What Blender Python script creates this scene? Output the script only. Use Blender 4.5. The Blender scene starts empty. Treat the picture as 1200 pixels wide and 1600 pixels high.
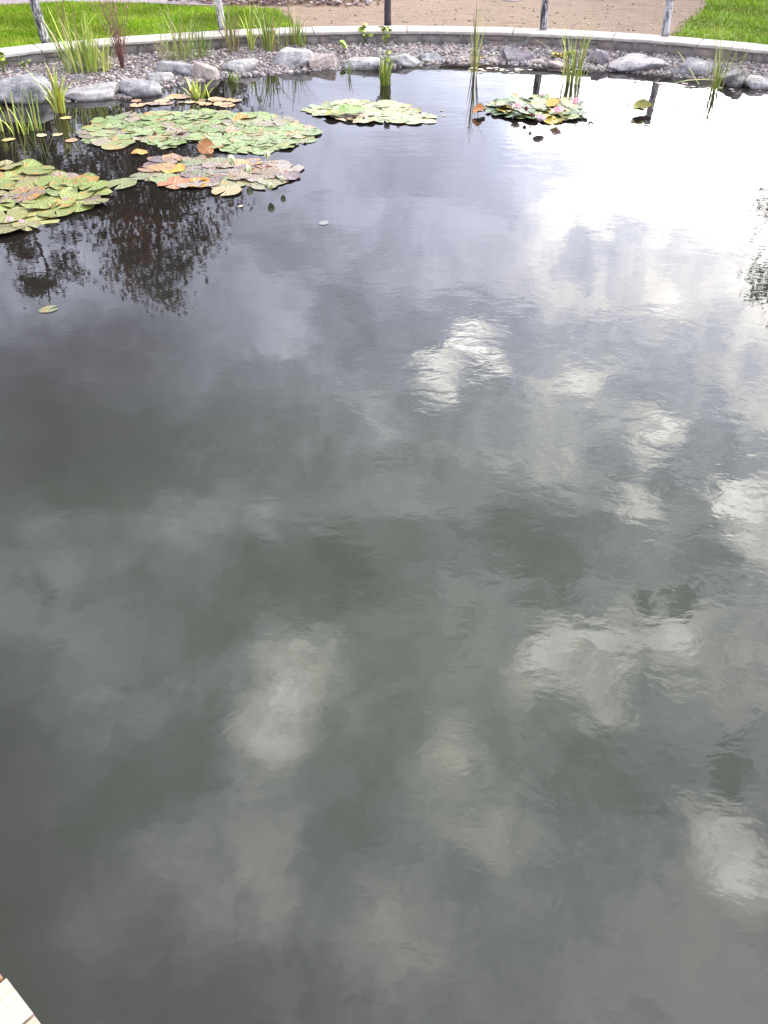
import bpy, bmesh, math, random
import numpy as np
from mathutils import Vector, Matrix, noise as mn
random.seed(7); np.random.seed(7)
S = bpy.context.scene
R = math.radians; PI = math.pi
# ------------------------------------------------------------------ camera
F_PX = 1350.0; PITCH = R(38.5); H = 2.2
cam_d = bpy.data.cameras.new('camera'); cam = bpy.data.objects.new('camera', cam_d)
S.collection.objects.link(cam); S.camera = cam
cam.location = (0, 0, H); cam.rotation_euler = (PI/2 - PITCH, 0, 0)
cam_d.sensor_fit = 'VERTICAL'; cam_d.sensor_height = 32; cam_d.lens = 32*F_PX/1600
cam_d.clip_end = 2000; cam_d.clip_start = .05
cam_d.dof.use_dof = False
def ray(x, y):
    X = (x-600)/F_PX; Y = -(y-800)/F_PX
    return Vector((X, math.cos(PITCH)+Y*math.sin(PITCH), -math.sin(PITCH)+Y*math.cos(PITCH))).normalized()
def at(x, y, z=0.0):
    d = ray(x, y); t = (z-H)/d.z
    return Vector((d.x*t, d.y*t, z))
# ------------------------------------------------------------------ sky and sun
SUN_AZ, SUN_EL = R(60), R(40)
sun_dir = Vector((math.sin(SUN_AZ)*math.cos(SUN_EL), math.cos(SUN_AZ)*math.cos(SUN_EL), math.sin(SUN_EL)))
S.view_settings.view_transform = 'Standard'; S.view_settings.look = 'None'
S.view_settings.gamma = 1; S.view_settings.use_curve_mapping = False
S.view_settings.exposure = 1.42
sd = bpy.data.lights.new('sun', 'SUN'); sd.energy = 1.3; sd.angle = R(14); sd.color = (1, .95, .87)
so = bpy.data.objects.new('sun', sd); S.collection.objects.link(so)
so.rotation_euler = (-sun_dir).to_track_quat('-Z', 'Y').to_euler()
so.location = (20, 15, 30)
W = bpy.data.worlds.new('World'); S.world = W; W.use_nodes = True

class NT:
    """small wrapper to write node trees briefly"""
    def __init__(s, tree): s.t = tree; s.n = tree.nodes; s.l = tree.links
    def put(s, sock, v):
        if isinstance(v, bpy.types.NodeSocket): s.l.new(v, sock)
        elif isinstance(v, bpy.types.Node): s.l.new(v.outputs[0], sock)
        elif v is not None: sock.default_value = v
    def node(s, typ, ins=(), **kw):
        n = s.n.new(typ)
        for k, v in kw.items(): setattr(n, k, v)
        for k, v in (ins.items() if isinstance(ins, dict) else enumerate(ins)): s.put(n.inputs[k], v)
        return n
    def m(s, op, a, b=None, c=None, clamp=False): return s.node('ShaderNodeMath', [x for x in (a, b, c) if x is not None], operation=op, use_clamp=clamp).outputs[0]
    def v(s, op, a, b=None):
        n = s.node('ShaderNodeVectorMath', [x for x in (a, b) if x is not None], operation=op)
        return n.outputs['Value'] if op in ('DISTANCE', 'DOT_PRODUCT', 'LENGTH') else n.outputs[0]
    def scale(s, a, k): n = s.node('ShaderNodeVectorMath', [a], operation='SCALE'); s.put(n.inputs['Scale'], k); return n.outputs[0]
    def noise(s, vec, scale, detail=4, rough=.55, dist=0, col=False):
        n = s.node('ShaderNodeTexNoise', {'Vector': vec, 'Scale': scale, 'Detail': detail, 'Roughness': rough, 'Distortion': dist})
        return n.outputs['Color' if col else 'Fac']
    def ramp(s, f, stops, interp='LINEAR'):
        n = s.node('ShaderNodeValToRGB', [f]); cr = n.color_ramp; cr.interpolation = interp
        while len(cr.elements) < len(stops): cr.elements.new(.5)
        for e, (p, c) in zip(cr.elements, stops):
            e.position = p; e.color = tuple(c)+(1,) if len(c) == 3 else c
        return n.outputs[0]
    def mr(s, f, a, b, c=0, d=1, smooth=True):
        return s.node('ShaderNodeMapRange', [f, a, b, c, d], interpolation_type='SMOOTHSTEP' if smooth else 'LINEAR').outputs[0]
    def mix(s, f, a, b, blend='MIX'):
        n = s.n.new('ShaderNodeMix'); n.data_type = 'RGBA'; n.blend_type = blend
        c = lambda q: tuple(q)+(1,) if isinstance(q, tuple) and len(q) == 3 else q
        s.put(n.inputs[0], f); s.put(n.inputs[6], c(a)); s.put(n.inputs[7], c(b))
        return n.outputs[2]

def build_world():
    t = NT(W.node_tree); W.node_tree.nodes.clear()
    out = t.node('ShaderNodeOutputWorld'); bg = t.node('ShaderNodeBackground'); t.l.new(bg.outputs[0], out.inputs[0])
    sky = t.node('ShaderNodeTexSky', sky_type='NISHITA', sun_disc=False)
    sky.sun_elevation = SUN_EL; sky.sun_rotation = SUN_AZ; sky.altitude = 100; sky.dust_density = 2
    d = t.v('NORMALIZE', t.node('ShaderNodeTexCoord').outputs['Generated'])
    sep = t.node('ShaderNodeSeparateXYZ', [d])
    z = t.m('MAXIMUM', sep.outputs[2], 0.0)
    q = t.scale(d, t.m('DIVIDE', 1.0, t.m('ADD', z, .4)))          # flattened dome: clouds shrink towards the horizon
    wn = t.noise(q, 4.2, 6, .62, col=True)
    warp = t.v('ADD', d, t.scale(t.v('SUBTRACT', wn, (.5, .5, .5)), .17))
    fine = t.noise(t.v('ADD', q, t.scale(wn, .42)), 5.0, 10, .68)
    broad = t.noise(q, 1.7, 4, .55)
    glow = t.mr(t.v('DOT_PRODUCT', d, tuple(sun_dir)), .30, 1.02, 0, 1)
    low = t.mr(z, .32, .70, 1.85, 1.0)
    calm = t.mr(z, .15, .72, .24, .82)                                # cloud relief softens towards the horizon
    rel = t.m('ADD', 1.0, t.m('MULTIPLY', calm, t.mr(fine, .34, .66, -.66, .66)))
    base = t.m('MULTIPLY', t.m('ADD', t.m('MULTIPLY', glow, SKY_GLOW), SKY_BASE), rel)
    base = t.m('MULTIPLY', t.m('MULTIPLY', base, low), t.mr(broad, .3, .7, .88, 1.12))
    tot = None
    for (px, py, r, amp) in CLOUDS:
        a = ray(px, py); b = ray(px+r, py); rad = (a-b).length*1.25
        n = t.mr(t.v('DISTANCE', warp, (a.x, a.y, -a.z)), rad, 0.0, 0, amp)
        tot = n if tot is None else t.m('ADD', tot, n)
    tot = t.m('MULTIPLY', tot, t.mr(fine, .36, .62, .55, 1.35))
    stray = t.mr(t.noise(t.v('ADD', q, (3.1, 1.7, .4)), 3.1, 6, .6), .58, .72, 0, 5)
    tot = t.m('ADD', tot, t.m('MULTIPLY', stray, STRAY))
    lum = t.m('MAXIMUM', t.m('ADD', base, tot), .25)
    tint = t.ramp(t.mr(lum, .5, 8), [(0, (.83, .83, 1.0)), (.45, (.90, .905, 1.0)), (1, (1.0, .96, .925))])
    tint = t.mix(t.m('MULTIPLY', t.mr(z, .42, .80, .9, 0), t.mr(lum, 4, 8, 1, .1)), tint, (.75, .79, 1.0))   # bluer veil low in the sky
    cloud = t.scale(tint, lum)
    gap = t.mr(t.noise(t.v('ADD', q, (7.7, 2.1, 5.0)), 2.3, 6, .6), .64, .70, 0, .85)
    for (px, py, r) in GAPS:
        a = ray(px, py); b = ray(px+r, py)
        gap = t.m('MAXIMUM', gap, t.mr(t.v('DISTANCE', warp, (a.x, a.y, -a.z)), (a-b).length*1.2, (a-b).length*.55, 0, .9))
    colr = t.mix(gap, t.scale(cloud, CLOUD_K), t.scale(sky.outputs[0], .8))
    t.put(bg.inputs[0], colr); bg.inputs[1].default_value = .1
CLOUD_K = 4.0      # cloud radiance in the units of the sky texture
SKY_BASE, SKY_GLOW, STRAY = 1.1, 2.95, .4
CLOUDS = [(455,1040,80,8),(425,1120,85,7),(400,1190,80,2.5),(350,1060,60,1.8),(555,1110,45,2),
 (890,1020,70,7),(960,1010,65,7),(1060,1010,70,6.5),(940,1085,75,6),(850,1060,60,3),(1100,1050,55,4),(920,930,45,2.5),
 (705,1185,60,4),(740,1260,90,2.6),(1110,1330,85,6.5),(1160,1400,85,7),(775,532,48,11),(748,568,38,7),(697,606,40,10),(600,665,45,2),
 (1020,672,58,9),(965,625,60,5),(900,610,65,3.2),(980,775,60,6),(820,690,75,4),(1160,780,65,8),(1190,860,70,6),(445,825,48,3.5),
 (1060,470,70,1.4),(400,1370,150,3.4),(620,1430,120,3),(190,1060,150,2.2),(250,1330,80,1.2),(140,1480,110,1.2),(470,570,110,1.6),(300,780,110,.9),(780,1300,70,2),(640,800,60,1.6),(930,385,140,1.4),(860,330,90,.8),
 (1050,215,165,9),(1180,235,165,9),(880,165,100,4),(1120,140,200,5),(970,300,110,2),(1190,1060,90,2.5),
 (100,720,300,-1.0),(250,610,220,-.6),(40,420,120,1.8),(150,430,90,1.0),(700,260,150,-.6),(560,470,130,-.6),(640,540,110,-.9),
 (480,870,160,-.6),(820,870,150,-.7),(980,1200,160,-.9),(560,1330,90,-.8),(1000,560,80,-1.0),(620,980,90,-.7)]
GAPS = [(1168,1205,46),(1150,1245,36),(1065,965,42),(1000,960,30)]
build_world()

# ------------------------------------------------------------------ helpers
COL = S.collection
def tag(o, label=None, cat=None, group=None, kind=None):
    for k, v in (('label', label), ('category', cat), ('group', group), ('kind', kind)):
        if v: o[k] = v
    return o
def empty(name, loc=(0, 0, 0), label=None, cat=None, group=None):
    o = bpy.data.objects.new(name, None); COL.objects.link(o); o.location = loc; o.empty_display_size = .1
    return tag(o, label, cat, group)
def mesh(name, verts, faces, mats, parent=None, smooth=True, mi=None, cols=None):
    me = bpy.data.meshes.new(name); me.from_pydata([tuple(v) for v in verts], [], [tuple(f) for f in faces])
    for m_ in (mats if isinstance(mats, (list, tuple)) else [mats]): me.materials.append(m_)
    if mi is not None: me.polygons.foreach_set('material_index', np.asarray(mi, dtype=np.int32))
    if smooth: me.polygons.foreach_set('use_smooth', [True]*len(me.polygons))
    if cols is not None:
        a = me.color_attributes.new('Col', 'FLOAT_COLOR', 'POINT')
        c = np.ones((len(cols), 4), dtype=np.float32); c[:, :3] = np.asarray(cols)[:, :3]; a.data.foreach_set('color', c.ravel())
    me.update()
    return link(name, me, parent)
def link(name, me, parent=None):
    o = bpy.data.objects.new(name, me); COL.objects.link(o)
    if parent is not None: o.parent = parent
    return o
class MB:
    def __init__(s): s.v = []; s.f = []; s.mi = []; s.c = []
    def add(s, vs, fs, mi=0, col=None):
        b = len(s.v); s.v += [Vector(v) for v in vs]; s.f += [tuple(i+b for i in f) for f in fs]; s.mi += [mi]*len(fs)
        s.c += [col or (1, 1, 1)]*len(vs)
    def box(s, cx, cy, cz, sx, sy, sz, rz=0, mi=0, bev=0):
        c, n = math.cos(rz), math.sin(rz); vs = []
        for z in (-1, 1):
            for x, y in ((-1, -1), (1, -1), (1, 1), (-1, 1)):
                X, Y = x*sx/2, y*sy/2; vs.append((cx+X*c-Y*n, cy+X*n+Y*c, cz+z*sz/2))
        s.add(vs, [(3, 2, 1, 0), (4, 5, 6, 7), (0, 1, 5, 4), (1, 2, 6, 5), (2, 3, 7, 6), (3, 0, 4, 7)], mi)
    def tube(s, pts, rad, n=7, mi=0, cap=True, jit=0):
        pts = [Vector(p) for p in pts]; rings = []
        vs = []; fs = []
        up = Vector((.13, .97, .2))
        for i, p in enumerate(pts):
            t = (pts[min(i+1, len(pts)-1)]-pts[max(i-1, 0)]).normalized()
            a = t.cross(up).normalized(); b = t.cross(a)
            r = rad[i] if isinstance(rad, (list, tuple)) else rad
            for k in range(n):
                th = 2*PI*k/n; rr = r*(1+jit*(random.random()-.5)); vs.append(p+a*math.cos(th)*rr+b*math.sin(th)*rr)
        for i in range(len(pts)-1):
            for k in range(n): fs.append((i*n+k, i*n+(k+1) % n, (i+1)*n+(k+1) % n, (i+1)*n+k))
        if cap: fs.append(tuple(range(n))[::-1]); fs.append(tuple((len(pts)-1)*n+k for k in range(n)))
        s.add(vs, fs, mi)
    def build(s, name, mats, parent=None, smooth=True, cols=False):
        return mesh(name, s.v, s.f, mats, parent, smooth, s.mi, s.c if cols else None)

def mat(name, fn):
    m = bpy.data.materials.new(name); m.use_nodes = True
    t = NT(m.node_tree); b = t.n['Principled BSDF']; fn(t, b); return m
def bump(t, b, h, strength=.5, dist=.01):
    n = t.node('ShaderNodeBump', {'Height': h, 'Strength': strength, 'Distance': dist}); t.l.new(n.outputs[0], b.inputs['Normal'])
def obj(t): return t.node('ShaderNodeTexCoord').outputs['Object']
def pos(t): return t.node('ShaderNodeNewGeometry').outputs['Position']

# ------------------------------------------------------------------ materials
def f_water(t, b):
    p = pos(t)
    w = t.node('ShaderNodeMapping', {'Vector': p, 'Rotation': (0, 0, R(18)), 'Scale': (1, 1.35, 1)}).outputs[0]
    mask = t.mr(t.noise(p, .35, 2), .35, .65, .35, 1.25)
    sx = t.node('ShaderNodeSeparateXYZ', [p]).outputs[0]
    mask = t.m('MULTIPLY', mask, t.mr(sx, -3, 2.5, .45, 1.25))
    h = t.m('MULTIPLY', t.noise(w, 1.6, 2, .5), .0036)
    h = t.m('ADD', h, t.m('MULTIPLY', t.noise(w, 6.5, 3, .5, .4), .0008))
    h = t.m('ADD', h, t.m('MULTIPLY', t.noise(w, 17, 2, .5, .6), .00022))
    h = t.m('MULTIPLY', h, mask)
    bump(t, b, h, 1.0, 1.0)
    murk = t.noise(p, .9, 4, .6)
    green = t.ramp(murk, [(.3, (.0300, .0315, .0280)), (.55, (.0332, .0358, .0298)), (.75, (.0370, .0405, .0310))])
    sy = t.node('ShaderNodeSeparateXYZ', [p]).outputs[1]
    open_mid = t.mr(t.m('ADD', t.v('DISTANCE', p, (.25, 2.6, 0)), murk), 2.9, .7, 0, 1)       # water colour a little lighter and greener towards the open middle
    green = t.mix(open_mid, green, t.mix(1.0, green, (1.08, 1.20, .98), 'MULTIPLY'))
    far_left = t.mr(t.m('ADD', t.m('SUBTRACT', sy, t.m('MULTIPLY', sx, .45)), t.m('MULTIPLY', murk, 1.2)), 3.6, 7.2)      # water colour goes darker and browner towards the far left
    t.put(b.inputs['Base Color'], t.mix(far_left, green, (.0125, .0105, .0085)))
    b.inputs['Roughness'].default_value = .015; b.inputs['IOR'].default_value = 1.333
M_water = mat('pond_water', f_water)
def f_coping(t, b):
    p = pos(t); n = t.noise(p, 9, 6, .65); n2 = t.noise(p, 1.7, 3)
    c = t.ramp(n, [(.25, (.34, .31, .27)), (.5, (.50, .47, .42)), (.75, (.62, .59, .54))])
    rnd = t.node('ShaderNodeObjectInfo').outputs['Random']
    c = t.mix(t.mr(n2, .42, .62, 0, .6), c, (.33, .29, .24))
    c = t.mix(t.mr(t.noise(p, 34, 4, .7), .60, .70, 0, .55), c, (.17, .15, .11))
    t.put(b.inputs['Base Color'], t.mix(1.0, c, t.ramp(rnd, [(0, (.82, .81, .79)), (1, (1.08, 1.07, 1.05))]), 'MULTIPLY'))
    b.inputs['Roughness'].default_value = .85; bump(t, b, t.noise(p, 60, 4), .5, .003)
M_coping = mat('pale_concrete', f_coping)
def f_block(t, b):
    p = pos(t); rnd = t.node('ShaderNodeObjectInfo').outputs['Random']
    c = t.ramp(rnd, [(0, (.19, .16, .135)), (.25, (.26, .215, .175)), (.5, (.20, .185, .17)), (.75, (.29, .22, .17)), (1, (.24, .215, .19))])
    t.put(b.inputs['Base Color'], t.mix(t.mr(t.noise(p, 14, 6, .7), .4, .65, 0, .7), c, (.27, .25, .235)))
    b.inputs['Roughness'].default_value = .9; bump(t, b, t.noise(p, 35, 5, .7), .8, .012)
M_block = mat('wall_stone', f_block)
def f_mortar(t, b):
    p = pos(t); t.put(b.inputs['Base Color'], t.ramp(t.noise(p, 20, 5), [(.3, (.26, .25, .235)), (.7, (.42, .40, .38))]))
    b.inputs['Roughness'].default_value = .95; bump(t, b, t.noise(p, 70, 3), .6, .004)
M_mortar = mat('mortar', f_mortar)
def f_col(rough, bs=40, bd=.003, var=.25):
    def f(t, b):
        c = t.node('ShaderNodeVertexColor', layer_name='Col').outputs[0]
        n = t.noise(pos(t), bs, 4, .65)
        t.put(b.inputs['Base Color'], t.mix(1.0, c, t.ramp(n, [(.3, (1-var,)*3), (.7, (1+var,)*3)]), 'MULTIPLY'))
        b.inputs['Roughness'].default_value = rough; bump(t, b, n, .5, bd)
    return f
M_pebble = mat('pebble', f_col(.75, 60))
M_grassblade = mat('grass_blade', f_col(1.0, 5, .0001, .15)); M_grassblade.node_tree.nodes['Principled BSDF'].inputs['Specular IOR Level'].default_value = .1
def f_bank(t, b):
    p = pos(t); z = t.node('ShaderNodeSeparateXYZ', [p]).outputs[2]
    c = t.ramp(t.noise(p, 26, 5, .7), [(.3, (.07, .055, .05)), (.5, (.15, .12, .11)), (.7, (.24, .20, .19))])
    t.put(b.inputs['Base Color'], t.mix(t.mr(z, .03, -.01, 0, .75), c, (.05, .038, .028)))
    b.inputs['Roughness'].default_value = .8; bump(t, b, t.noise(p, 50, 4), .9, .02)
M_bank = mat('gravel_bed', f_bank)
def f_ground(t, b):
    p = pos(t); n = t.noise(p, 1.1, 5, .6); n2 = t.noise(t.v('MULTIPLY', p, (1, 3.2, 1)), 4, 6, .7, .5)
    c = t.ramp(n2, [(.3, (.150, .101, .064)), (.5, (.225, .158, .103)), (.72, (.31, .232, .158))])
    c = t.mix(t.mr(n, .4, .65, 0, .6), c, (.25, .178, .118))
    c = t.mix(t.mr(t.noise(p, 23, 3, .7), .66, .72, 0, .6), c, (.10, .075, .06))
    t.put(b.inputs['Base Color'], c); b.inputs['Roughness'].default_value = .95
    bump(t, b, t.m('ADD', n2, t.noise(p, 30, 4)), .8, .03)
M_dirt = mat('sandy_dirt', f_ground)
def f_lawn(t, b):
    p = pos(t); c = t.ramp(t.noise(p, 2.2, 5, .6), [(.3, (.15, .24, .02)), (.55, (.21, .32, .022)), (.75, (.26, .34, .035))])
    c = t.mix(t.mr(t.noise(p, 45, 3), .35, .6, .35, 0), c, (.06, .11, .01))
    t.put(b.inputs['Base Color'], c); b.inputs['Roughness'].default_value = .9; bump(t, b, t.noise(p, 80, 3), 1, .03)
M_lawn = mat('lawn_turf', f_lawn)
def f_path(t, b):
    p = pos(t); t.put(b.inputs['Base Color'], t.ramp(t.noise(p, 18, 5, .7), [(.3, (.20, .16, .16)), (.7, (.36, .31, .31))])); b.inputs['Roughness'].default_value = .95
    bump(t, b, t.noise(p, 30, 3), 1, .02)
M_path = mat('path_gravel', f_path)
def f_rock(t, b):
    o = obj(t); oi = t.node('ShaderNodeObjectInfo'); tint = oi.outputs['Color']
    o = t.v('ADD', o, t.scale(t.node('ShaderNodeCombineXYZ', [1.0, .7, .3]).outputs[0], t.m('MULTIPLY', oi.outputs['Random'], 30.0)))
    n = t.noise(o, 9, 7, .7); n2 = t.noise(o, 60, 3, .7); n3 = t.noise(o, 3.5, 3, .5)
    c = t.mix(1.0, tint, t.ramp(n, [(.34, (.42, .41, .42)), (.47, (.9, .9, .9)), (.55, (1.1, 1.08, 1.05)), (.66, (1.65, 1.6, 1.52))]), 'MULTIPLY')
    c = t.mix(1.0, c, t.ramp(n2, [(.35, (.62, .62, .62)), (.65, (1.3, 1.3, 1.3))]), 'MULTIPLY')
    c = t.mix(t.mr(n3, .52, .68, 0, .35), c, (.30, .25, .20))
    z = t.node('ShaderNodeSeparateXYZ', [pos(t)]).outputs[2]
    c = t.mix(t.mr(t.m('ADD', z, t.m('MULTIPLY', n3, .02)), .045, .015, 0, .7), c, (.045, .036, .028))   # damp silt line
    t.put(b.inputs['Base Color'], c); b.inputs['Roughness'].default_value = .8
    bump(t, b, t.m('ADD', n, t.m('MULTIPLY', n2, .25)), .8, .02)
M_rock = mat('granite', f_rock)
def f_pad(t, b):
    o = obj(t); oi = t.node('ShaderNodeObjectInfo'); r = oi.outputs['Random']; tint = oi.outputs['Color']
    s = t.node('ShaderNodeSeparateXYZ', [o]); ang = t.m('ARCTAN2', s.outputs[1], s.outputs[0])
    rr = t.v('LENGTH', o)
    oo = t.v('ADD', o, t.scale((9.0, 5.0, 0.0), r)) if False else t.node('ShaderNodeTexNoise', {'Vector': o})
    w = t.m('MULTIPLY', r, 57.0)
    nn = t.node('ShaderNodeTexNoise', {'Vector': o, 'W': w, 'Scale': 1.6, 'Detail': 4, 'Roughness': .6}, noise_dimensions='4D').outputs['Fac']
    nf = t.node('ShaderNodeTexNoise', {'Vector': o, 'W': w, 'Scale': 9, 'Detail': 3, 'Roughness': .6}, noise_dimensions='4D').outputs['Fac']
    vein = t.m('POWER', t.m('ABSOLUTE', t.m('SINE', t.m('MULTIPLY', ang, 7.0))), 10.0)
    vein = t.m('MULTIPLY', t.m('SUBTRACT', 1.0, t.m('POWER', t.m('ABSOLUTE', t.m('COSINE', t.m('MULTIPLY', ang, 7.0))), .25)), 1.0)
    c = t.mix(1.0, tint, t.ramp(nf, [(.3, (.78, .8, .8)), (.7, (1.2, 1.18, 1.1))]), 'MULTIPLY')
    c = t.mix(t.m('MULTIPLY', vein, .5), c, t.mix(1.0, tint, (1.5, 1.45, 1.2), 'MULTIPLY'))
    amt = t.m('ADD', nn, t.m('MULTIPLY', t.m('SUBTRACT', t.m('FRACT', t.m('MULTIPLY', r, 13.7)), .5), .22))
    amt = t.m('ADD', amt, t.m('MULTIPLY', rr, .06))
    c = t.mix(t.mr(amt, .63, .70, 0, .85), c, t.mix(nf, (.42, .13, .035), (.36, .27, .05)))
    c = t.mix(t.mr(nf, .70, .74, 0, .8), c, (.07, .045, .02))
    back = t.node('ShaderNodeNewGeometry').outputs['Backfacing']
    t.put(b.inputs['Base Color'], t.mix(back, c, (.14, .055, .045))); b.inputs['Roughness'].default_value = .33
    bump(t, b, t.m('ADD', nf, vein), .35, .05)
M_pad = mat('lily_pad_leaf', f_pad)
def simple(name, col, rough=.6, var=.2, sc=20, trans=0):
    def f(t, b):
        n = t.noise(obj(t), sc, 4); a = tuple(x*(1-var) for x in col); c = tuple(min(1, x*(1+var)) for x in col)
        t.put(b.inputs['Base Color'], t.ramp(n, [(.3, a), (.7, c)])); b.inputs['Roughness'].default_value = rough
        bump(t, b, n, .3, .003)
    return mat(name, f)
M_pink = simple('pink_petal', (.84, .56, .60), .5, .15); M_palepink = simple('pale_pink_petal', (.88, .74, .74), .5, .1)
M_red = simple('dark_red_petal', (.20, .045, .06), .5); M_white = simple('cream_petal', (.88, .88, .68), .5, .1)
M_sepal = simple('green_sepal', (.30, .38, .08), .5); M_stamen = simple('yellow_stamen', (.75, .45, .04), .6)
def f_tint(rough):
    def f(t, b):
        oi = t.node('ShaderNodeObjectInfo'); n = t.noise(obj(t), 6, 3)
        t.put(b.inputs['Base Color'], t.mix(1.0, oi.outputs['Color'], t.ramp(n, [(.3, (.75, .75, .7)), (.7, (1.25, 1.25, 1.2))]), 'MULTIPLY'))
        b.inputs['Roughness'].default_value = rough
    return f
M_leaf = mat('leaf_blade', f_tint(.5))
def f_birch(dark):
    def f(t, b):
        o = obj(t); g = t.node('ShaderNodeMapping', {'Vector': o, 'Scale': (1, 1, .25)}).outputs[0]
        n = t.noise(g, 22, 5, .7, .8); n2 = t.noise(o, 6, 4, .6)
        c = t.ramp(n, [(.46-.1*0+dark, (.045, .04, .045)), (.54+dark, (.46, .45, .46)), (.75, (.56, .55, .55))])
        c = t.mix(t.mr(n2, .5, .62, 0, .75), c, t.ramp(n, [(.4, (.04, .035, .04)), (.7, (.30, .29, .31))]))
        t.put(b.inputs['Base Color'], c); b.inputs['Roughness'].default_value = .8; bump(t, b, n, .9, .02)
    return f
M_birch = mat('birch_bark', f_birch(-.06)); M_birch_dark = mat('weathered_birch_bark', f_birch(.02))
M_darkwood = simple('dark_bark', (.045, .035, .045), .85, .5, 30)
M_cut = simple('cut_wood', (.34, .26, .17), .8, .2, 30)
def f_deck(t, b):
    o = obj(t); oi = t.node('ShaderNodeObjectInfo')
    g = t.node('ShaderNodeMapping', {'Vector': o, 'Scale': (3, 60, 30)}).outputs[0]
    n = t.noise(g, 1.2, 6, .65, .6); n2 = t.noise(o, 7, 3)
    c = t.ramp(n, [(.3, (.30, .235, .18)), (.5, (.42, .355, .29)), (.7, (.50, .44, .375))])
    c = t.mix(1.0, c, oi.outputs['Color'], 'MULTIPLY')
    t.put(b.inputs['Base Color'], t.mix(t.mr(n2, .5, .7, 0, .3), c, (.33, .25, .20)))
    b.inputs['Roughness'].default_value = .7; bump(t, b, n, .5, .002)
M_deck = mat('decking_wood', f_deck)
M_plaster = simple('pale_plaster', (.74, .73, .74), .9, .06, 3); M_tile = simple('red_roof_tile', (.26, .085, .05), .8, .35, 8)
M_frame = simple('white_paint', (.7, .7, .68), .5, .05); M_brick = simple('chimney_brick', (.22, .10, .07), .9)
def f_glass(t, b): b.inputs['Base Color'].default_value = (.03, .035, .04, 1); b.inputs['Roughness'].default_value = .05
M_glass = mat('window_glass', f_glass)
def f_leafy(c1, c2, c3):
    def f(t, b):
        v = t.node('ShaderNodeVertexColor', layer_name='Col').outputs[0]
        s = t.node('ShaderNodeSeparateColor', [v]).outputs[0]
        t.put(b.inputs['Base Color'], t.ramp(s, [(0, c1), (.5, c2), (1, c3)])); b.inputs['Roughness'].default_value = .6
    return f
M_foliage = mat('dark_green_leaves', f_leafy((.024, .034, .014), (.040, .048, .020), (.26, .10, .05)))
M_foliage2 = mat('mid_green_leaves', f_leafy((.04, .06, .02), (.06, .09, .028), (.10, .12, .04)))
M_hedge = mat('brown_green_leaves', f_leafy((.035, .030, .018), (.05, .045, .022), (.08, .06, .03)))
M_bark = simple('tree_bark', (.06, .05, .045), .9, .4, 6)
M_whitelid = simple('white_plastic', (.8, .8, .79), .4, .04)

# ------------------------------------------------------------------ the round pond
CX, CY, RW = .19, 4.27, 7.72            # centre and inner radius of the wall
ZT, ZB = .22, .085                      # wall top, bank height at wall foot
def polar(a, r, z=0): return Vector((CX+r*math.sin(a), CY+r*math.cos(a), z))       # a = 0 straight ahead
edge_px = [(0,158),(100,158),(200,152),(300,128),(400,118),(500,108),(600,106),(700,98),(800,100),(900,106),(1000,114),(1100,123),(1200,136)]
_ea = []; _er = []
for x, y in edge_px:
    p = at(x, y); _ea.append(math.atan2(p.x-CX, p.y-CY)); _er.append(math.hypot(p.x-CX, p.y-CY))
def r_edge(a): return float(np.interp(a, _ea, _er))
def bank_z(a, r):
    re = r_edge(a)
    return ZB*(r-re)/(RW-re) if r > re else -(re-r)*.35
# ground outside the wall
def ring(name, r0, r1, z, m_, n=160, rings=1, kind='structure'):
    vs = []; fs = []
    rs = [r0*(r1/r0)**(i/rings) for i in range(rings+1)]
    for r in rs:
        for k in range(n): vs.append(polar(2*PI*k/n, r, z))
    for i in range(rings):
        for k in range(n): fs.append((i*n+k, i*n+(k+1) % n, (i+1)*n+(k+1) % n, (i+1)*n+k)[::-1])
    o = mesh(name, vs, fs, m_); tag(o, kind=kind); return o
ring('ground', RW+.05, 900, .165, M_dirt, 160, 12)
# water sheet
vs = [polar(2*PI*k/128, RW-.02, 0) for k in range(128)]
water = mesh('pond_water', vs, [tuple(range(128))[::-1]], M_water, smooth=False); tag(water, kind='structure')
# gravel bank between wall and water
vs = []; fs = []; NA, NR = 240, 22
for i in range(NA):
    a = -PI+2*PI*i/NA
    for j in range(NR):
        r = RW+.06-(j/(NR-1))*2.6
        z = bank_z(a, min(r, RW)) + .012*mn.noise(Vector((r*3, a*22, 1)))
        vs.append(polar(a, r, z))
for i in range(NA):
    for j in range(NR-1):
        a0 = i*NR+j; b0 = ((i+1) % NA)*NR+j; fs.append((a0, b0, b0+1, a0+1)[::-1])
bank = mesh('pond_bank', vs, fs, M_bank); tag(bank, kind='structure')
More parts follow.
